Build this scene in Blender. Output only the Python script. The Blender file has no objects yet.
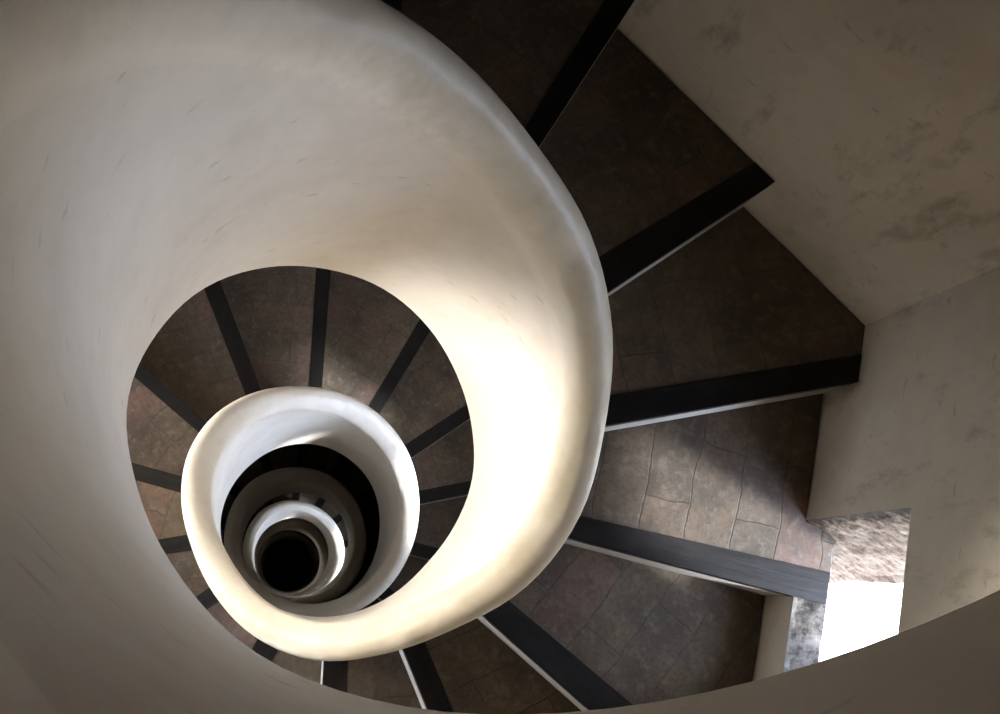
import bpy, bmesh, math, random
from mathutils import Vector, Matrix, noise
import bisect
random.seed(7)
sc = bpy.context.scene
col = sc.collection
TAU = 2 * math.pi
S = 0.38            # metres per well radius
ZB = 18.0           # height of the camera above the bottom floor (metres)
def W(x, y, z): return Vector((x * S, y * S, z * S + ZB))

# ------------------------------------------------------------------ camera
cam_d = bpy.data.cameras.new('camera'); cam = bpy.data.objects.new('camera', cam_d); col.objects.link(cam)
ax, ay = 0.2205, -0.2226
CAMROT = Matrix.Rotation(ax, 3, 'X') @ Matrix.Rotation(ay, 3, 'Y')
cam.matrix_world = Matrix.Translation(W(-0.4623, -0.7146, 0)) @ CAMROT.to_4x4()
FPX = 992.68
cam_d.sensor_width = 36; cam_d.lens = 36 * FPX / 1000
cam_d.clip_start = 0.01; cam_d.clip_end = 500
sc.camera = cam

# ------------------------------------------------------------------ daylight and exposure
SKY_STRENGTH = 30.0
wd = bpy.data.worlds.new('overcast_sky'); sc.world = wd; wd.use_nodes = True
nt = wd.node_tree; nt.nodes.clear()
o_ = nt.nodes.new('ShaderNodeOutputWorld'); bg = nt.nodes.new('ShaderNodeBackground')
tc = nt.nodes.new('ShaderNodeTexCoord')
mr = nt.nodes.new('ShaderNodeMapRange'); mr.inputs[1].default_value = 0.85; mr.inputs[2].default_value = 0.1
dt = nt.nodes.new('ShaderNodeVectorMath'); dt.operation = 'DOT_PRODUCT'; dt.inputs[1].default_value = (-0.602, 0.799, 0.0)
mx = nt.nodes.new('ShaderNodeMix'); mx.data_type = 'RGBA'
mx.inputs[6].default_value = (2.3, 2.17, 1.97, 1); mx.inputs[7].default_value = (0.77, 0.94, 1.28, 1)
nt.links.new(tc.outputs['Generated'], dt.inputs[0]); nt.links.new(dt.outputs['Value'], mr.inputs[0])
nt.links.new(mr.outputs[0], mx.inputs[0]); nt.links.new(mx.outputs[2], bg.inputs[0])
bg.inputs[1].default_value = SKY_STRENGTH
nt.links.new(bg.outputs[0], o_.inputs[0])
SUN_AZ, SUN_EL = math.radians(-32), math.radians(33)
sun_d = bpy.data.lights.new('hazy_sun', 'SUN'); sun_d.energy = 21.0; sun_d.angle = math.radians(7); sun_d.color = (0.88, 0.94, 1.0)
sun = bpy.data.objects.new('hazy_sun', sun_d); col.objects.link(sun)
sun.rotation_euler = Vector((-math.cos(SUN_EL) * math.cos(SUN_AZ), -math.cos(SUN_EL) * math.sin(SUN_AZ), -math.sin(SUN_EL))).to_track_quat('-Z', 'Y').to_euler()
sc.view_settings.view_transform = 'Standard'; sc.view_settings.look = 'None'
sc.view_settings.gamma = 1; sc.view_settings.use_curve_mapping = False
sc.view_settings.exposure = -0.17
sc.cycles.max_bounces = 10; sc.cycles.diffuse_bounces = 8; sc.cycles.glossy_bounces = 3
sc.cycles.sample_clamp_indirect = 8
sc.cycles.use_denoising = True

# windows, all but the first unseen and placed to light the stairwell: side, t0, t1, z0, z1 (inner opening), outer opening ot0, ot1, oz0, oz1
# (units of the well radius, heights from the camera's eye level)
SIDES = {'east': -15.7, 'northeast': 44.3, 'northwest': 104.3, 'west': 164.3, 'southwest': 224.3, 'southeast': 284.3}
D_IN, D_OUT = 3.52, 4.30
WINS = [
 ('east', -0.62, 0.55, -7.095, -5.73, -0.5, 0.26, -7.98, -5.6),
 ('west', -0.9, 0.9, -6.2, -4.5, -0.9, 0.9, -6.2, -4.5),
 ('southwest', -0.7, 0.7, -9.2, -7.7, -0.7, 0.7, -9.2, -7.6),
 ('west', -0.7, 0.4, -10.2, -8.2, -0.7, 0.4, -10.2, -8.2),
 ('east', -0.8, 0.8, -10.9, -8.9, -0.8, 0.8, -10.9, -8.8),
 ('east', -0.45, 0.45, -3.95, -2.8, -0.45, 0.45, -3.95, -2.8),  # unseen opening added to brighten the parapet's left face
 ('east', -1.4, 0.2, -24.8, -22.8, -1.4, 0.2, -24.8, -22.8),
 ('west', -0.5, 0.5, -33.2, -32.6, -0.3, 0.3, -33.2, -32.6),
]

# ------------------------------------------------------------------ materials
def newmat(name):
    m = bpy.data.materials.new(name); m.use_nodes = True
    n = m.node_tree; n.nodes.clear()
    out = n.nodes.new('ShaderNodeOutputMaterial'); b = n.nodes.new('ShaderNodeBsdfPrincipled')
    n.links.new(b.outputs[0], out.inputs[0])
    return m, n, b
def nd(n, t, **kw):
    x = n.nodes.new(t)
    for k, v in kw.items(): setattr(x, k, v)
    return x
def noise_n(n, vec, scale, detail=4, rough=0.6):
    t = nd(n, 'ShaderNodeTexNoise'); t.inputs['Scale'].default_value = scale
    t.inputs['Detail'].default_value = detail; t.inputs['Roughness'].default_value = rough
    n.links.new(vec, t.inputs['Vector']); return t.outputs[0]
def ramp(n, fac, stops):
    r = nd(n, 'ShaderNodeValToRGB'); e = r.color_ramp.elements
    while len(e) < len(stops): e.new(0.5)
    for i, (p, c) in enumerate(stops):
        e[i].position = p; e[i].color = (*c, 1) if len(c) == 3 else c
    n.links.new(fac, r.inputs[0]); return r.outputs[0]
def mix(n, fac, a, b, blend='MIX'):
    m = nd(n, 'ShaderNodeMix', data_type='RGBA', blend_type=blend)
    for sock, v in ((0, fac), (6, a), (7, b)):
        if isinstance(v, (int, float)): m.inputs[sock].default_value = v
        elif isinstance(v, tuple): m.inputs[sock].default_value = (*v, 1)
        else: n.links.new(v, m.inputs[sock])
    return m.outputs[2]
def bump(n, b, h, strength, dist):
    k = nd(n, 'ShaderNodeBump'); k.inputs['Strength'].default_value = strength; k.inputs['Distance'].default_value = dist
    n.links.new(h, k.inputs['Height']); n.links.new(k.outputs[0], b.inputs['Normal'])

def plaster(name, base, dirt, rough=0.75, amount=0.35, spots=True, smudge=False, relief=0.02):
    m, n, b = newmat(name)
    g = nd(n, 'ShaderNodeNewGeometry').outputs['Position']
    big = noise_n(n, g, 1.3, 5, 0.55); fine = noise_n(n, g, 14, 6, 0.6)
    mp = nd(n, 'ShaderNodeMapping'); mp.inputs['Scale'].default_value = (10, 10, 26); n.links.new(g, mp.inputs[0])
    sp = noise_n(n, mp.outputs[0], 1.6, 2, 0.5)
    c = mix(n, ramp(n, big, [(0.42, (0, 0, 0)), (0.75, (amount,) * 3)]), base, dirt)
    c = mix(n, ramp(n, fine, [(0.45, (0, 0, 0)), (0.8, (0.22,) * 3)]), c, dirt)
    if spots:
        c = mix(n, ramp(n, sp, [(0.68, (0, 0, 0)), (0.74, (0.3,) * 3)]), c, tuple(q * 0.55 for q in dirt))
    if smudge:
        m2 = nd(n, 'ShaderNodeMapping'); m2.inputs['Scale'].default_value = (4.5, 4.5, 2.2); n.links.new(g, m2.inputs[0])
        c = mix(n, ramp(n, noise_n(n, m2.outputs[0], 1.5, 6, 0.68), [(0.56, (0, 0, 0)), (0.70, (0.6,) * 3)]), c, tuple(q * 0.6 for q in dirt))
    n.links.new(c, b.inputs['Base Color']); b.inputs['Roughness'].default_value = rough
    mid = noise_n(n, g, 5.0, 3, 0.5)
    ad = nd(n, 'ShaderNodeMath', operation='MULTIPLY_ADD'); ad.inputs[1].default_value = 0.12
    n.links.new(fine, ad.inputs[0]); n.links.new(mid, ad.inputs[2])
    bump(n, b, ad.outputs[0], 0.5, relief)
    return m
M_BAND = plaster('parapet_plaster', (0.785, 0.722, 0.632), (0.46, 0.38, 0.28), 0.7, 0.5)
M_RIM = plaster('rim_plaster', (0.785, 0.722, 0.625), (0.46, 0.37, 0.26), 0.45, 0.38, False, relief=0.05); M_RIM.node_tree.nodes['Principled BSDF'].inputs['Specular IOR Level'].default_value = 0.35
M_WALL = plaster('wall_plaster', (0.54, 0.48, 0.39), (0.28, 0.225, 0.165), 0.85, 0.75, smudge=True)
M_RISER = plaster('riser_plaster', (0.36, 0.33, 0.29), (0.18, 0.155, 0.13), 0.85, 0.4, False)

def add_wear_shade(m):
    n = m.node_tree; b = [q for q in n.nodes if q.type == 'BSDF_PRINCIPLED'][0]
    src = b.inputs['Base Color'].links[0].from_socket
    at = nd(n, 'ShaderNodeAttribute'); at.attribute_name = 'wear_and_shade'
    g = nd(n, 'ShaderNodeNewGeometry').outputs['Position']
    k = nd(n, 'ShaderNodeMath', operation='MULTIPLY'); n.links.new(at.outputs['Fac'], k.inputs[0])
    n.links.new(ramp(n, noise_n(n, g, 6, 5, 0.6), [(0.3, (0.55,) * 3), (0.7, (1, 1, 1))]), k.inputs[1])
    n.links.new(mix(n, k.outputs[0], src, (0.40, 0.34, 0.235)), b.inputs['Base Color'])  # darker tone: yellowing by hands together with shade put into the colour
add_wear_shade(M_RIM)
def rough_stone(name, base, dark, patch):
    m, n, b = newmat(name)
    g = nd(n, 'ShaderNodeNewGeometry').outputs['Position']
    a = noise_n(n, g, 34, 8, 0.75)
    mp = nd(n, 'ShaderNodeMapping'); mp.inputs['Scale'].default_value = (5, 5, 7); n.links.new(g, mp.inputs[0])
    s = noise_n(n, mp.outputs[0], 2.6, 6, 0.7)
    c = mix(n, ramp(n, a, [(0.38, (0, 0, 0)), (0.62, (1, 1, 1))]), dark, base)
    c = mix(n, ramp(n, s, [(0.48, (0, 0, 0)), (0.62, (0.8,) * 3)]), c, patch)
    n.links.new(c, b.inputs['Base Color']); b.inputs['Roughness'].default_value = 0.95; b.inputs['Specular IOR Level'].default_value = 0.08
    bump(n, b, a, 1.0, 0.02)
    return m
M_REVEAL = rough_stone('rough_reveal_plaster', (0.27, 0.20, 0.145), (0.07, 0.042, 0.025), (0.36, 0.285, 0.22))
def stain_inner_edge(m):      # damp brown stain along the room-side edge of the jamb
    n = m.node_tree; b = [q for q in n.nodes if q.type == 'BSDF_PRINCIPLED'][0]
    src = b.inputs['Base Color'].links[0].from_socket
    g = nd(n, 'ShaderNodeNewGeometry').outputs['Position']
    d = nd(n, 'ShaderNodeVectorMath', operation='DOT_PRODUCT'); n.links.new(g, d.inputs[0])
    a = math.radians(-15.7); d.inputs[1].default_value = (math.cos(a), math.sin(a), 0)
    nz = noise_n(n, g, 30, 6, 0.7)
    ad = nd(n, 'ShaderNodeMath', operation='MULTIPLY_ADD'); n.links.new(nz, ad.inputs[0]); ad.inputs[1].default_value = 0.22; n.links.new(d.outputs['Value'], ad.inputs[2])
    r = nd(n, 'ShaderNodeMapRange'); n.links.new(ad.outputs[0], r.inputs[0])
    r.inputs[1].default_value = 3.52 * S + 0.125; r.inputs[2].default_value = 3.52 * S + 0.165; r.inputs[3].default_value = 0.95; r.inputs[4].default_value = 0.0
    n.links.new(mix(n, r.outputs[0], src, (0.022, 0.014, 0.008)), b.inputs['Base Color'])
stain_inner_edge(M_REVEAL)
M_SILL = rough_stone('rough_sill_mortar', (0.15, 0.13, 0.11), (0.035, 0.03, 0.026), (0.21, 0.185, 0.16))

def tile_mat():
    m, n, b = newmat('terracotta_tiles')
    o = nd(n, 'ShaderNodeTexCoord').outputs['Object']
    inf = nd(n, 'ShaderNodeObjectInfo')
    sh = nd(n, 'ShaderNodeVectorMath', operation='MULTIPLY_ADD')
    cb = nd(n, 'ShaderNodeCombineXYZ'); n.links.new(inf.outputs['Random'], cb.inputs[0]); n.links.new(inf.outputs['Random'], cb.inputs[2])
    n.links.new(cb.outputs[0], sh.inputs[0]); sh.inputs[1].default_value = (3.1, 0, 5.0); n.links.new(o, sh.inputs[2])
    rot = nd(n, 'ShaderNodeMapping'); rot.inputs['Rotation'].default_value = (0, 0, math.radians(90))
    # the flat face only: drop z for the tile pattern
    fl = nd(n, 'ShaderNodeVectorMath', operation='MULTIPLY'); fl.inputs[1].default_value = (1, 1, 0)
    wob = nd(n, 'ShaderNodeTexNoise'); wob.inputs['Scale'].default_value = 9; n.links.new(sh.outputs[0], wob.inputs['Vector'])
    wv = nd(n, 'ShaderNodeVectorMath', operation='MULTIPLY_ADD'); n.links.new(wob.outputs[1], wv.inputs[0]); wv.inputs[1].default_value = (0.035, 0.035, 0)
    n.links.new(sh.outputs[0], wv.inputs[2]); n.links.new(wv.outputs[0], fl.inputs[0]); n.links.new(fl.outputs[0], rot.inputs[0])
    br = nd(n, 'ShaderNodeTexBrick'); n.links.new(rot.outputs[0], br.inputs['Vector'])
    br.inputs['Scale'].default_value = 1; br.inputs['Brick Width'].default_value = 0.38; br.inputs['Row Height'].default_value = 0.14
    br.inputs['Mortar Size'].default_value = 0.0028; br.inputs['Mortar Smooth'].default_value = 0.5; br.inputs['Bias'].default_value = 0.0
    br.inputs['Color1'].default_value = (0.0, 0.0, 0.0, 1); br.inputs['Color2'].default_value = (1, 1, 1, 1); br.inputs['Mortar'].default_value = (0.5, 0.5, 0.5, 1)
    tone = ramp(n, br.outputs['Color'], [(0.0, (0.095, 0.055, 0.040)), (0.3, (0.080, 0.060, 0.036)), (0.55, (0.062, 0.044, 0.029)), (0.8, (0.088, 0.063, 0.040)), (1.0, (0.068, 0.049, 0.036))])
    st = noise_n(n, sh.outputs[0], 7, 5, 0.6); st2 = noise_n(n, sh.outputs[0], 28, 6, 0.65)
    c = mix(n, ramp(n, st, [(0.40, (0, 0, 0)), (0.66, (0.85,) * 3)]), tone, (0.036, 0.026, 0.017))
    c = mix(n, ramp(n, st2, [(0.48, (0, 0, 0)), (0.68, (0.5,) * 3)]), c, (0.14, 0.112, 0.088))
    st3 = noise_n(n, sh.outputs[0], 60, 5, 0.7)
    c = mix(n, ramp(n, st3, [(0.45, (0, 0, 0)), (0.7, (0.6,) * 3)]), c, (0.03, 0.024, 0.02))
    gf = nd(n, 'ShaderNodeMath', operation='MULTIPLY'); n.links.new(br.outputs['Fac'], gf.inputs[0]); n.links.new(ramp(n, st, [(0.35, (0.15,) * 3), (0.6, (0.7,) * 3)]), gf.inputs[1])
    c = mix(n, gf.outputs[0], c, (0.035, 0.03, 0.025))
    n.links.new(c, b.inputs['Base Color']); b.inputs['Roughness'].default_value = 0.72; b.inputs['Specular IOR Level'].default_value = 0.25
    iv = nd(n, 'ShaderNodeMath', operation='MULTIPLY_ADD'); n.links.new(br.outputs['Fac'], iv.inputs[0]); iv.inputs[1].default_value = -0.8; n.links.new(st2, iv.inputs[2])
    bump(n, b, iv.outputs[0], 0.6, 0.006)
    return m
M_TILE = tile_mat()
def wood_mat():
    m, n, b = newmat('dark_oiled_wood')
    o = nd(n, 'ShaderNodeTexCoord').outputs['Object']
    mp = nd(n, 'ShaderNodeMapping'); mp.inputs['Scale'].default_value = (3, 40, 40); n.links.new(o, mp.inputs[0])
    g = noise_n(n, mp.outputs[0], 1.5, 6, 0.65); w = noise_n(n, o, 9, 4, 0.6)
    c = ramp(n, g, [(0.3, (0.003, 0.0022, 0.0018)), (0.7, (0.008, 0.006, 0.005))])
    c = mix(n, ramp(n, w, [(0.5, (0, 0, 0)), (0.75, (0.3,) * 3)]), c, (0.022, 0.019, 0.018))
    n.links.new(c, b.inputs['Base Color']); b.inputs['Roughness'].default_value = 0.6; b.inputs['Specular IOR Level'].default_value = 0.15
    bump(n, b, g, 0.5, 0.004)
    return m
M_WOOD = wood_mat()
M_GROUND = plaster('pale_ground', (0.7, 0.68, 0.62), (0.5, 0.47, 0.4), 0.95, 0.5, False)

# ------------------------------------------------------------------ helpers
def obj(name, bm, mat, parent=None, loc=None, rz=0.0, smooth=False, kind=None):
    me = bpy.data.meshes.new(name)
    bmesh.ops.recalc_face_normals(bm, faces=bm.faces)
    bm.to_mesh(me); bm.free()
    if smooth:
        me.polygons.foreach_set('use_smooth', [True] * len(me.polygons))
    me.materials.append(mat)
    o = bpy.data.objects.new(name, me); col.objects.link(o)
    if loc is not None: o.location = loc
    o.rotation_euler.z = rz
    if parent: o.parent = parent
    if kind: o['kind'] = kind
    return o
def thing(name, label, cat, loc, rz=0.0, group=None):
    o = bpy.data.objects.new(name, None); col.objects.link(o)
    o.location = loc; o.rotation_euler.z = rz; o.empty_display_size = 0.1
    o['label'] = label; o['category'] = cat
    if group: o['group'] = group
    return o
def interp(xs0, step, vals, x):
    u = (x - xs0) / step
    if u <= 0: return vals[0]
    if u >= len(vals) - 1: return vals[-1]
    i = int(u); f = u - i
    # Catmull-Rom keeps the hand-made waves smooth
    p0, p1, p2, p3 = vals[max(i - 1, 0)], vals[i], vals[i + 1], vals[min(i + 2, len(vals) - 1)]
    return 0.5 * (2 * p1 + (p2 - p0) * f + (2 * p0 - 5 * p1 + 4 * p2 - p3) * f * f + (3 * p1 - p0 - 3 * p2 + p3) * f ** 3)
PITCH = 6.9273
ZTOP, ZBOT, ZSTEP, TH0 = -4.8823, -0.4009 - PITCH, -5.5715, 58.03
DR_TOP = [-0.004,-0.001,0.003,0.007,0.011,0.016,0.02,0.023,0.022,0.009,-0.01,-0.022,-0.015,0.002,0.006,-0.013,-0.046,-0.062,-0.056,-0.039,-0.016,0.006,0.022,0.027,0.015,-0.008,-0.027,-0.046,-0.043,-0.031,-0.022,-0.011,0.01,0.017,-0.003,-0.017,-0.021,-0.018,-0.011,-0.004,0.001,0.004,0.001,-0.009,-0.015,-0.008,0.006,0.011,0.011,0.011,0.038,0.059,0.039,-0.015,-0.057,-0.043,-0.003,0.009,-0.03,-0.037,0.017,0.029,-0.0,0.016,0.016,-0.021,-0.012,-0.002,0.003,0.006,0.007,0.006,0.005,0.003,0.001]
DR_BOT = [0.009,-0.004,-0.017,-0.032,-0.046,-0.058,-0.065,-0.062,-0.049,-0.038,-0.033,-0.035,-0.045,-0.061,-0.071,-0.065,-0.057,-0.049,-0.038,-0.029,-0.022,-0.017,-0.015,-0.013,-0.011,-0.004,0.009,0.021,0.023,0.01,-0.006,-0.014,-0.014,-0.008,0.0,0.009,0.019,0.031,0.043,0.055,0.062,0.059,0.038,0.001,-0.023,-0.023,-0.019,-0.024,-0.023,-0.026,-0.03,-0.032,-0.013,0.011,0.024,0.027,0.024,0.014,-0.004,-0.03,-0.056,-0.043,-0.021,-0.027,-0.021,0.003,0.021,0.017,0.019,0.02,0.004,-0.002,-0.021,-0.009,0.018,0.009,-0.005,-0.004,0.011,0.018,0.019,0.016,0.013,0.008,0.004]
def dr_top(deg): return interp(-1240, 20, DR_TOP, deg)
def dr_bot(deg): return interp(-1600, 20, DR_BOT, deg)
def helix_z(z0, deg): return z0 + PITCH * deg / 360

# ------------------------------------------------------------------ the parapet of the open well
TH_TOP, TH_END = 560.0, -2040.0
H = ZTOP - (ZBOT)       # band height
def sweep(profile_fn, d0, d1, step):
    bm = bmesh.new(); rings = []
    n = int(round((d0 - d1) / step))
    for i in range(n + 1):
        deg = d0 - i * (d0 - d1) / n; a = math.radians(deg); c, s = math.cos(a), math.sin(a)
        rings.append([bm.verts.new(W(r * c, r * s, z)) for r, z in profile_fn(deg)])
    m = len(rings[0])
    for a, b in zip(rings, rings[1:]):
        for j in range(m):
            k = (j + 1) % m
            bm.faces.new((a[j], a[k], b[k], b[j]))
    bm.faces.new(rings[0]); bm.faces.new(list(reversed(rings[-1])))
    return bm
def hand(deg, z, k):   # slow unevenness of hand-laid plaster
    a = math.radians(deg)
    return 0.012 * noise.noise(Vector((math.cos(a) * 1.6, math.sin(a) * 1.6, z * 0.9 + k)))
def band_profile(deg):
    zt = helix_z(ZTOP, deg); zb = helix_z(ZBOT, deg)
    dt = dr_top(deg); db = dr_bot(deg - 360.0)
    p = []
    N = 12
    top_in, top_out = zt - 0.35, zt - 0.22
    e = min(1.0, max(0.0, (60 - deg) / 120)); e = e * e * (3 - 2 * e)
    for i in range(N + 1):          # inner face, bottom to top
        f = i / N; z = zb + (top_in - zb) * f
        r = 1.0 + db * (1 - f) + (dt * 0.6 + .004 * e) * f
        if 0 < i: r += hand(deg, z, 0.0) * min(1, i / 4)
        p.append((r, z))
    p.append((1.06, zt - 0.33))
    for i in range(4):              # outer face, top to bottom
        f = i / 3; z = top_out + (zb - 0.02 - top_out) * f
        p.append((1.165 + (dt if i == 0 else min(dt, 0) * (1 - f)), z))
    return p
def rim_profile(deg):
    zt = helix_z(ZTOP, deg) + 0.09; dt = dr_top(deg); q = hand(deg, zt - 0.44, 0.0)
    e = min(1.0, max(0.0, (60 - deg) / 120))      # the hand roll swells on the lower turns
    e = e * e * (3 - 2 * e)
    pts = [(1.05, -.44), (1.0 + .004 * e, -.44), (1.0 + .028 * e, -.36), (1.0 + .022 * e, -.31), (1.003 - .018 * e, -.25), (1.011 - .036 * e, -.17), (1.028 - .032 * e, -.095), (1.054 - .008 * e, -.045), (1.086, -.012), (1.12, 0), (1.16, -.012), (1.195, -.045), (1.211, -.09), (1.211, -.15), (1.2, -.21), (1.175, -.26), (1.15, -.28)]
    out = []
    for r, z in pts:
        g = min(1, max(0, (r - 1.004) / .207))
        out.append((r + dt * (0.6 + 0.4 * g) + q * (1 - g), zt + z))
    return out
par = thing('stair_parapet', 'cream plastered spiral parapet band winding down around the open stairwell', 'parapet', W(0, 0, 0))
def under(o):
    o.parent = par; o.matrix_parent_inverse = Matrix.Translation(-W(0, 0, 0)); return o
b = sweep(band_profile, TH_TOP, TH_END, 4.0); under(obj('plaster_band', b, M_BAND, smooth=True))
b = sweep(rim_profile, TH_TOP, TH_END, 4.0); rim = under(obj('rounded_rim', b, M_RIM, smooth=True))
wear_shade = rim.data.attributes.new('wear_and_shade', 'FLOAT', 'POINT')      # yellowed where hands slide, plus painted-in shade, most on the upper turn
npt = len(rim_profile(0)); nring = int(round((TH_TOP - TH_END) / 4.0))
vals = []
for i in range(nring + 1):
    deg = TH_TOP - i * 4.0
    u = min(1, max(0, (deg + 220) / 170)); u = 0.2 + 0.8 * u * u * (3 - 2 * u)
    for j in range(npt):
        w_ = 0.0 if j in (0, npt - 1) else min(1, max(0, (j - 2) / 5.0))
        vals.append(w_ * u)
wear_shade.data.foreach_set('value', vals)
for ch in par.children:
    md = ch.modifiers.new('edge', 'EDGE_SPLIT'); md.split_angle = math.radians(50)

# ------------------------------------------------------------------ polygon clipping for the treads
def hexagon(ap):
    R = ap / math.cos(math.pi / 6)
    return [(R * math.cos(math.radians(14.3 + 60 * i)), R * math.sin(math.radians(14.3 + 60 * i))) for i in range(6)]
def clip(poly, nx, ny, d):       # keep nx*x+ny*y >= d
    out = []
    for i, a in enumerate(poly):
        c = poly[(i + 1) % len(poly)]
        fa = nx * a[0] + ny * a[1] - d; fc = nx * c[0] + ny * c[1] - d
        if fa >= 0: out.append(a)
        if (fa >= 0) != (fc >= 0):
            t = fa / (fa - fc); out.append((a[0] + (c[0] - a[0]) * t, a[1] + (c[1] - a[1]) * t))
    return out
BARS = {0: (56.4, 0.086, 57.8, 0.17), 1: (32.6, -0.003, 31.2, 0.281), 2: (8.5, -0.003, 8.4, 0.206), 3: (-16.2, -0.008, -14.2, 0.105), 4: (-43.0, -0.014, -41.5, 0.153), 5: (-68.9, 0.03, -68.7, 0.2), 6: (-94.4, 0.03, -93.6, 0.2), 7: (-119.2, 0.03, -118.0, 0.2), 8: (-147.2, 0.03, -148.0, 0.2), 9: (-172.3, 0.03, -173.1, 0.2), 10: (-197.5, 0.03, -197.9, 0.2), 11: (-223.4, 0.067, -222.3, 0.167), 12: (-250.0, 0.078, -249.3, 0.24), 13: (-274.8, 0.045, -273.7, 0.168), 14: (-302.3, 0.02, -301.0, 0.15), 15: (-327.5, 0.014, -327.8, 0.209), 16: (-350.7, 0.03, -350.6, 0.2), 17: (-376.9, 0.03, -376.8, 0.2)}
def bar(k):
    if k in BARS: return BARS[k]
    th = TH0 - k * 360 / 14
    rr = random.Random(k * 13 + 5)
    j = rr.uniform(-1.2, 1.2) if k > 0 else 0
    return (th + j, 0.03, th + j, 0.22)
def half(deg, off, sign):        # line through deg with offset; sign +1 keeps the counter-clockwise side
    a = math.radians(deg); nx, ny = -math.sin(a), math.cos(a)
    return (nx * sign, ny * sign, off * sign)
def sector(poly, cw, ccw, rin=1.175):
    poly = clip(poly, *half(cw[0], cw[1], 1)); poly = clip(poly, *half(ccw[0], ccw[1], -1))
    am = math.radians((cw[0] + ccw[0]) / 2)
    return clip(poly, math.cos(am), math.sin(am), rin)
def prism(bm, poly, z0, z1, loc, rz, sub=0.0):
    c, s = math.cos(-rz), math.sin(-rz)
    def L(x, y, z):
        v = W(x, y, z) - loc
        return Vector((c * v.x - s * v.y, s * v.x + c * v.y, v.z))
    lo = [bm.verts.new(L(x, y, z0)) for x, y in poly]; hi = [bm.verts.new(L(x, y, z1)) for x, y in poly]
    f = [bm.faces.new(hi), bm.faces.new(list(reversed(lo)))]
    n = len(poly)
    for i in range(n): f.append(bm.faces.new((lo[i], lo[(i + 1) % n], hi[(i + 1) % n], hi[i])))
    return f
def soften(bm, w, cuts=0, amp=0.0, seed=0.0):
    bmesh.ops.bevel(bm, geom=[e for e in bm.edges if e.calc_face_angle(0) > 0.6], offset=w, segments=2, affect='EDGES', profile=0.6)

ea = math.radians(-15.7); EN = (math.cos(ea), math.sin(ea)); ET = (-EN[1], EN[0])
def eastbox(d0, d1, t0, t1):
    return [(EN[0] * d + ET[0] * t, EN[1] * d + ET[1] * t) for d, t in ((d0, t0), (d1, t0), (d1, t1), (d0, t1))]

def ragged_end():      # the broken tile edge lying on the window sill
    pts = [(D_IN - 0.004, -1.2), (3.77, -1.2)] + [(3.765 + 0.035 * ((i * 7) % 5 - 2) / 2, 0.0 + 0.066 * i) for i in range(8)] + [(3.70, 0.522), (D_IN - 0.004, 0.535)]
    return [(EN[0] * d + ET[0] * t, EN[1] * d + ET[1] * t) for d, t in pts]
def clock(u, v):
    names = ['twelve', 'one', 'two', 'three', 'four', 'five', 'six', 'seven', 'eight', 'nine', 'ten', 'eleven']
    a = math.degrees(math.atan2(u, -v)) % 360
    return names[int(round(a / 30)) % 12], a
LABELS = {
 -1: "dark tiled step at the photo's top edge, its nosing barely showing above the big parapet",
 0: "dark step whose timber nosing runs up to the photo's top edge beside grey wall",
 1: "dark tiled step whose nosing ends in a sharp corner against the grey upper wall",
 2: "dark tiled step filling the wall's corner, nosing reaching the right-hand wall",
 3: "daylit tiled step running into the sill of the little window",
 4: "brown tiled step just below the window's rough sill, left of it",
 5: "brown tiled step low at the bottom edge, under the big parapet's lowest curve",
 6: "narrow glimpse of step with a bright line beside its nosing, below the parapet's rim",
 7: "sliver of brown step at the lower left, between the near band and the white rim",
 8: "small sliver of greyish step at lower left, with a short dark block of nosing",
 9: "pinkish daylit step at the left of the ring, second above the lower-left slivers",
 10: "pinkish step at nine o'clock of the ring, pale mortar smear across its tiles",
 11: "ochre-brown step at half past nine in the ring, left of the bluish rim",
 12: "brown step at eleven o'clock in the ring, wide tiles with worn joints",
 13: "brown step left of twelve o'clock in the ring, its nosing the most upright one",
 14: "brown step right of twelve o'clock in the ring, slanting nosing at its right",
 15: "reddish-edged step at two o'clock in the ring, beside the brightly lit band",
 16: "narrow step at three o'clock in the ring, next to the bright band's edge",
 17: "darkest step at four o'clock in the ring, where it slips behind the bright band",
}
K0, K1 = -1, 44
seen = set()
import collections
def project(x, y, z):
    d = Vector((x + 0.4623, y + 0.7146, z)); c = CAMROT.transposed() @ d
    return 500 + FPX * c.x / -c.z, 357 - FPX * c.y / -c.z
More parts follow.
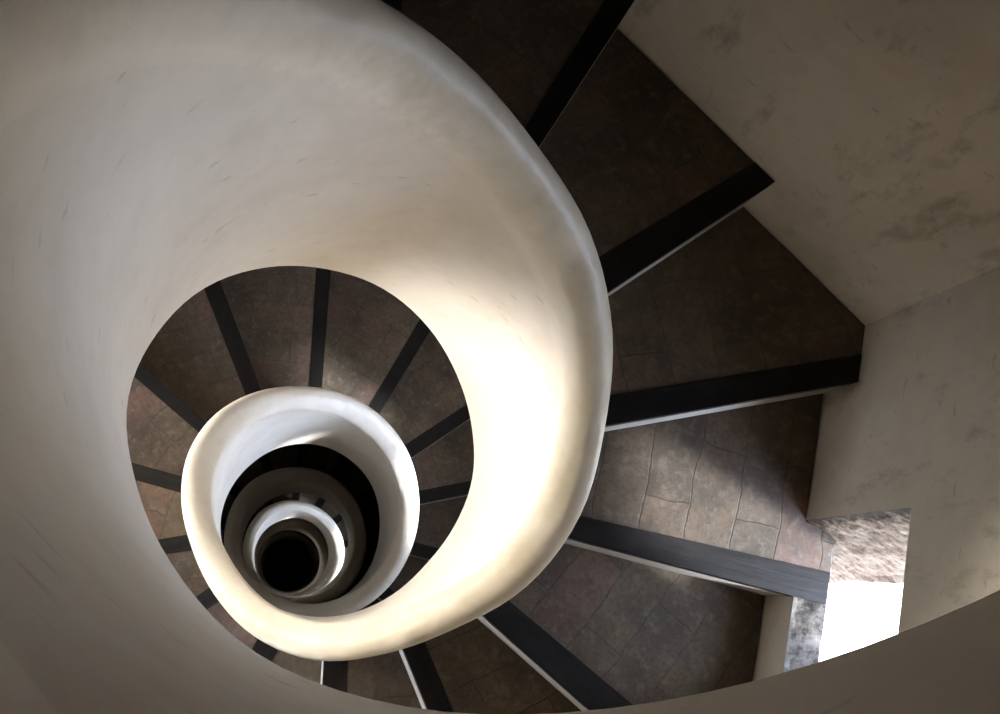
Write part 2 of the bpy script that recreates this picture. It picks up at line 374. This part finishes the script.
for k in range(K0, K1 + 1):
    B, Bp = bar(k), bar(k - 1)
    zt = ZSTEP - PITCH * k / 14
    rz = math.radians(B[0]); loc = W(1.2 * math.cos(rz), 1.2 * math.sin(rz), zt - PITCH / 14)
    if k in LABELS: lab = LABELS[k]
    else:
        mid = math.radians((B[0] + Bp[0]) / 2)
        u, v = project(1.35 * math.cos(mid), 1.35 * math.sin(mid), zt); cu, cv = project(0, 0, zt)
        nm, _ = clock(u - cu, v - cv)
        flight = 'shadowy gap inside the bluish ring' if k < 32 else 'thin deep gap around the smallest white rim'
        lab = f"dark step towards {nm} o'clock in the {flight}"
        if lab in seen: lab = lab.replace('dark step towards', 'dark step just past')
        seen.add(lab)
    g = 'steps of the flight beside the big parapet' if k < 6 else 'steps of the flight seen through the well' if k < 18 else 'steps of the flight deep in the well' if k < 32 else 'steps of the deepest flight in view'
    t = thing('stair_step', lab, 'step', loc, rz, g)
    hexp = hexagon(D_IN - 0.004)
    # tile bed
    bm = bmesh.new()
    back = (Bp[0], Bp[1] + 0.003)
    prism(bm, sector(hexp, (B[2], B[3]), back), zt - 0.09, zt - 0.006, loc, rz)
    if k == 3: prism(bm, sector(ragged_end(), (B[2], B[3]), back), zt - 0.035, zt - 0.006, loc, rz)
    obj('tile_tread', bm, M_TILE, t)
    # timber nosing
    bm = bmesh.new()
    prism(bm, sector(hexp, (B[0], B[1]), (B[2], B[3])), zt - 0.12, zt, loc, rz)
    soften(bm, 0.004)
    if k == 3:
        prism(bm, sector(eastbox(D_IN - 0.004, 3.77, -1.2, 0.53), (B[0], B[1]), (B[2], B[3])), zt - 0.035, zt - 0.002, loc, rz)
    obj('timber_nosing', bm, M_WOOD, t)
    # plastered riser
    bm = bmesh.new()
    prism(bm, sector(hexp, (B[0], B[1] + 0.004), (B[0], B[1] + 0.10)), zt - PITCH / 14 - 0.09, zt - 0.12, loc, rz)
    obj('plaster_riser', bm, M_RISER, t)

# ------------------------------------------------------------------ plastered underside of the flights
def soffit():
    bm = bmesh.new(); rings = []
    degs = []
    d = TH_TOP
    while d >= TH_END: degs.append(d); d -= 4
    # hexagon corners join the sampling so that the slab meets the walls
    for i in range(-40, 12):
        a = 14.3 + 60 * i
        if TH_END < a < TH_TOP: degs.append(a)
    degs = sorted(set(degs), reverse=True)
    for dg in degs:
        a = math.radians(dg); rel = (dg + 15.7) % 60; rel = rel if rel < 30 else rel - 60
        ro = (D_IN - 0.003) / math.cos(math.radians(rel))
        z1 = helix_z(ZSTEP, dg - TH0) - 0.60; z0 = z1 - 0.2
        c, s = math.cos(a), math.sin(a)
        rings.append([bm.verts.new(W(r * c, r * s, z)) for r, z in ((1.14, z0), (ro, z0), (ro, z1), (1.14, z1))])
    for p, q in zip(rings, rings[1:]):
        for j in range(4): bm.faces.new((p[j], p[(j + 1) % 4], q[(j + 1) % 4], q[j]))
    bm.faces.new(rings[0]); bm.faces.new(list(reversed(rings[-1])))
    return bm
obj('trim_1', soffit(), M_WALL, kind='structure')

# ------------------------------------------------------------------ tower walls, windows
ZLO, ZHI = -ZB / S, 13.0
def wall(side):
    a = math.radians(SIDES[side]); n = (math.cos(a), math.sin(a)); tg = (-n[1], n[0])
    wins = [w for w in WINS if w[0] == side]
    hw = D_IN * math.tan(math.pi / 6); how = D_OUT * math.tan(math.pi / 6)
    def P(d, t, z): return W(n[0] * d + tg[0] * t, n[1] * d + tg[1] * t, z)
    bm = bmesh.new()
    def face(d, hw, holes, fine, disp):
        ts = {-hw, hw}; zs = {ZLO, ZHI}
        for h in holes: ts |= {h[0], h[1]}; zs |= {h[2], h[3]}
        def fill(v, st):
            v = sorted(v); out = []
            for p, q in zip(v, v[1:]):
                m = max(1, int(math.ceil((q - p) / st))); out += [p + (q - p) * i / m for i in range(m)]
            return out + [v[-1]]
        ts = fill(ts, fine); zs = fill(zs, fine)
        g = {}
        def vert(i, j):
            if (i, j) not in g:
                t, z = ts[i], zs[j]; dd = d
                edge = abs(abs(t) - hw) < 1e-6 or any(h[0] - 1e-6 <= t <= h[1] + 1e-6 and h[2] - 1e-6 <= z <= h[3] + 1e-6 for h in holes)
                if disp and not edge:
                    dd += 0.012 * (1 + noise.noise(Vector((n[0] * 5 + t * 0.9, n[1] * 5, z * 0.8)))) * min(1, (hw - abs(t)) / 0.4)
                g[i, j] = bm.verts.new(P(dd, t, z))
            return g[i, j]
        for i in range(len(ts) - 1):
            for j in range(len(zs) - 1):
                tm, zm = (ts[i] + ts[i + 1]) / 2, (zs[j] + zs[j + 1]) / 2
                if any(h[0] < tm < h[1] and h[2] < zm < h[3] for h in holes): continue
                bm.faces.new((vert(i, j), vert(i + 1, j), vert(i + 1, j + 1), vert(i, j + 1)))
    face(D_IN, hw, [w[1:5] for w in wins], 0.3, True)
    face(D_OUT, how, [w[5:9] for w in wins], 2.0, False)
    obj('wall_' + side, bm, M_WALL, kind='structure', smooth=True)
for s_ in SIDES: wall(s_)

def reveal(idx, w):
    a = math.radians(SIDES[w[0]]); n = (math.cos(a), math.sin(a)); tg = (-n[1], n[0])
    def P(d, t, z): return W(n[0] * d + tg[0] * t, n[1] * d + tg[1] * t, z)
    bm = bmesh.new()
    first = idx == 1
    ds = [D_IN + (D_OUT - D_IN) * i / 14 for i in range(15)]
    rings = []
    for d in ds:
        f = (d - D_IN) / (D_OUT - D_IN)
        t0 = w[1] + (w[5] - w[1]) * f; t1 = w[2] + (w[6] - w[2]) * f; z1 = w[4] + (w[8] - w[4]) * f
        z0 = w[3] + (w[7] - w[3]) * f
        if first:
            z0 = w[3] if d < 3.80 else w[3] + (w[7] - w[3]) * (d - 3.80) / (D_OUT - 3.80)
        ring = []; M = 12
        for i in range(M): ring.append((t0 + (t1 - t0) * i / M, z0, 0))
        for i in range(M): ring.append((t1, z0 + (z1 - z0) * i / M, 1))
        for i in range(M): ring.append((t1 + (t0 - t1) * i / M, z1, 2))
        for i in range(M): ring.append((t0, z1 + (z0 - z1) * i / M, 3))
        vs = []
        for q, (t, z, sd) in enumerate(ring):
            if D_IN < d:
                e = 0.035 * noise.noise(Vector((d * 6, t * 5, z * 5 + idx)))
                if sd == 0 and d < D_OUT: z += min(0, e - 0.01)
                if d >= D_OUT: t -= 1.3 * abs(e) if sd == 1 else 0
                elif sd == 1: t += abs(e)
                elif sd == 2: z += abs(e)
                else: t -= abs(e)
            vs.append(bm.verts.new(P(d, t, z)))
        rings.append((vs, ring))
    for (p, rg), (q, _) in zip(rings, rings[1:]):
        L = len(p)
        for j in range(L):
            f = bm.faces.new((p[j], p[(j + 1) % L], q[(j + 1) % L], q[j]))
            f.material_index = 1 if rg[j][2] == 0 else 0
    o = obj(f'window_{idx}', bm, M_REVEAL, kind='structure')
    o.data.materials.append(M_SILL)
    # the sky's portal: tells the renderer where daylight enters
    L = bpy.data.lights.new('daylight_portal', 'AREA'); L.shape = 'RECTANGLE'
    L.size = (w[6] - w[5]) * S; L.size_y = (w[8] - w[7]) * S; L.cycles.is_portal = True
    lo = bpy.data.objects.new('daylight_portal', L); col.objects.link(lo)
    lo.location = P(D_OUT + 0.02, (w[5] + w[6]) / 2, (w[7] + w[8]) / 2)
    lo.rotation_euler = Vector((-n[0], -n[1], 0)).to_track_quat('-Z', 'Z').to_euler()
for i, w in enumerate(WINS): reveal(i + 1, w)  # openings after the first are unseen, added for their light

# ------------------------------------------------------------------ floor, ceiling, ground outside
def slab(name, poly, z0, z1, mat):
    bm = bmesh.new(); prism(bm, poly, z0, z1, W(0, 0, z0), 0.0)
    return obj(name, bm, mat, loc=W(0, 0, z0), kind='structure')
slab('floor', hexagon(D_IN), ZLO - 0.2, ZLO + 0.05, M_TILE)
slab('ceiling', hexagon(D_OUT), ZHI, ZHI + 0.5, M_WALL)
bm = bmesh.new()
ri = [(p[0], p[1]) for p in hexagon(D_OUT - 0.1)]
iv = [bm.verts.new(W(x, y, ZLO)) for x, y in ri]; ov = [bm.verts.new(W(x * 60, y * 60, ZLO)) for x, y in ri]
for i in range(6): bm.faces.new((iv[i], iv[(i + 1) % 6], ov[(i + 1) % 6], ov[i]))
obj('ground', bm, M_GROUND, kind='structure')
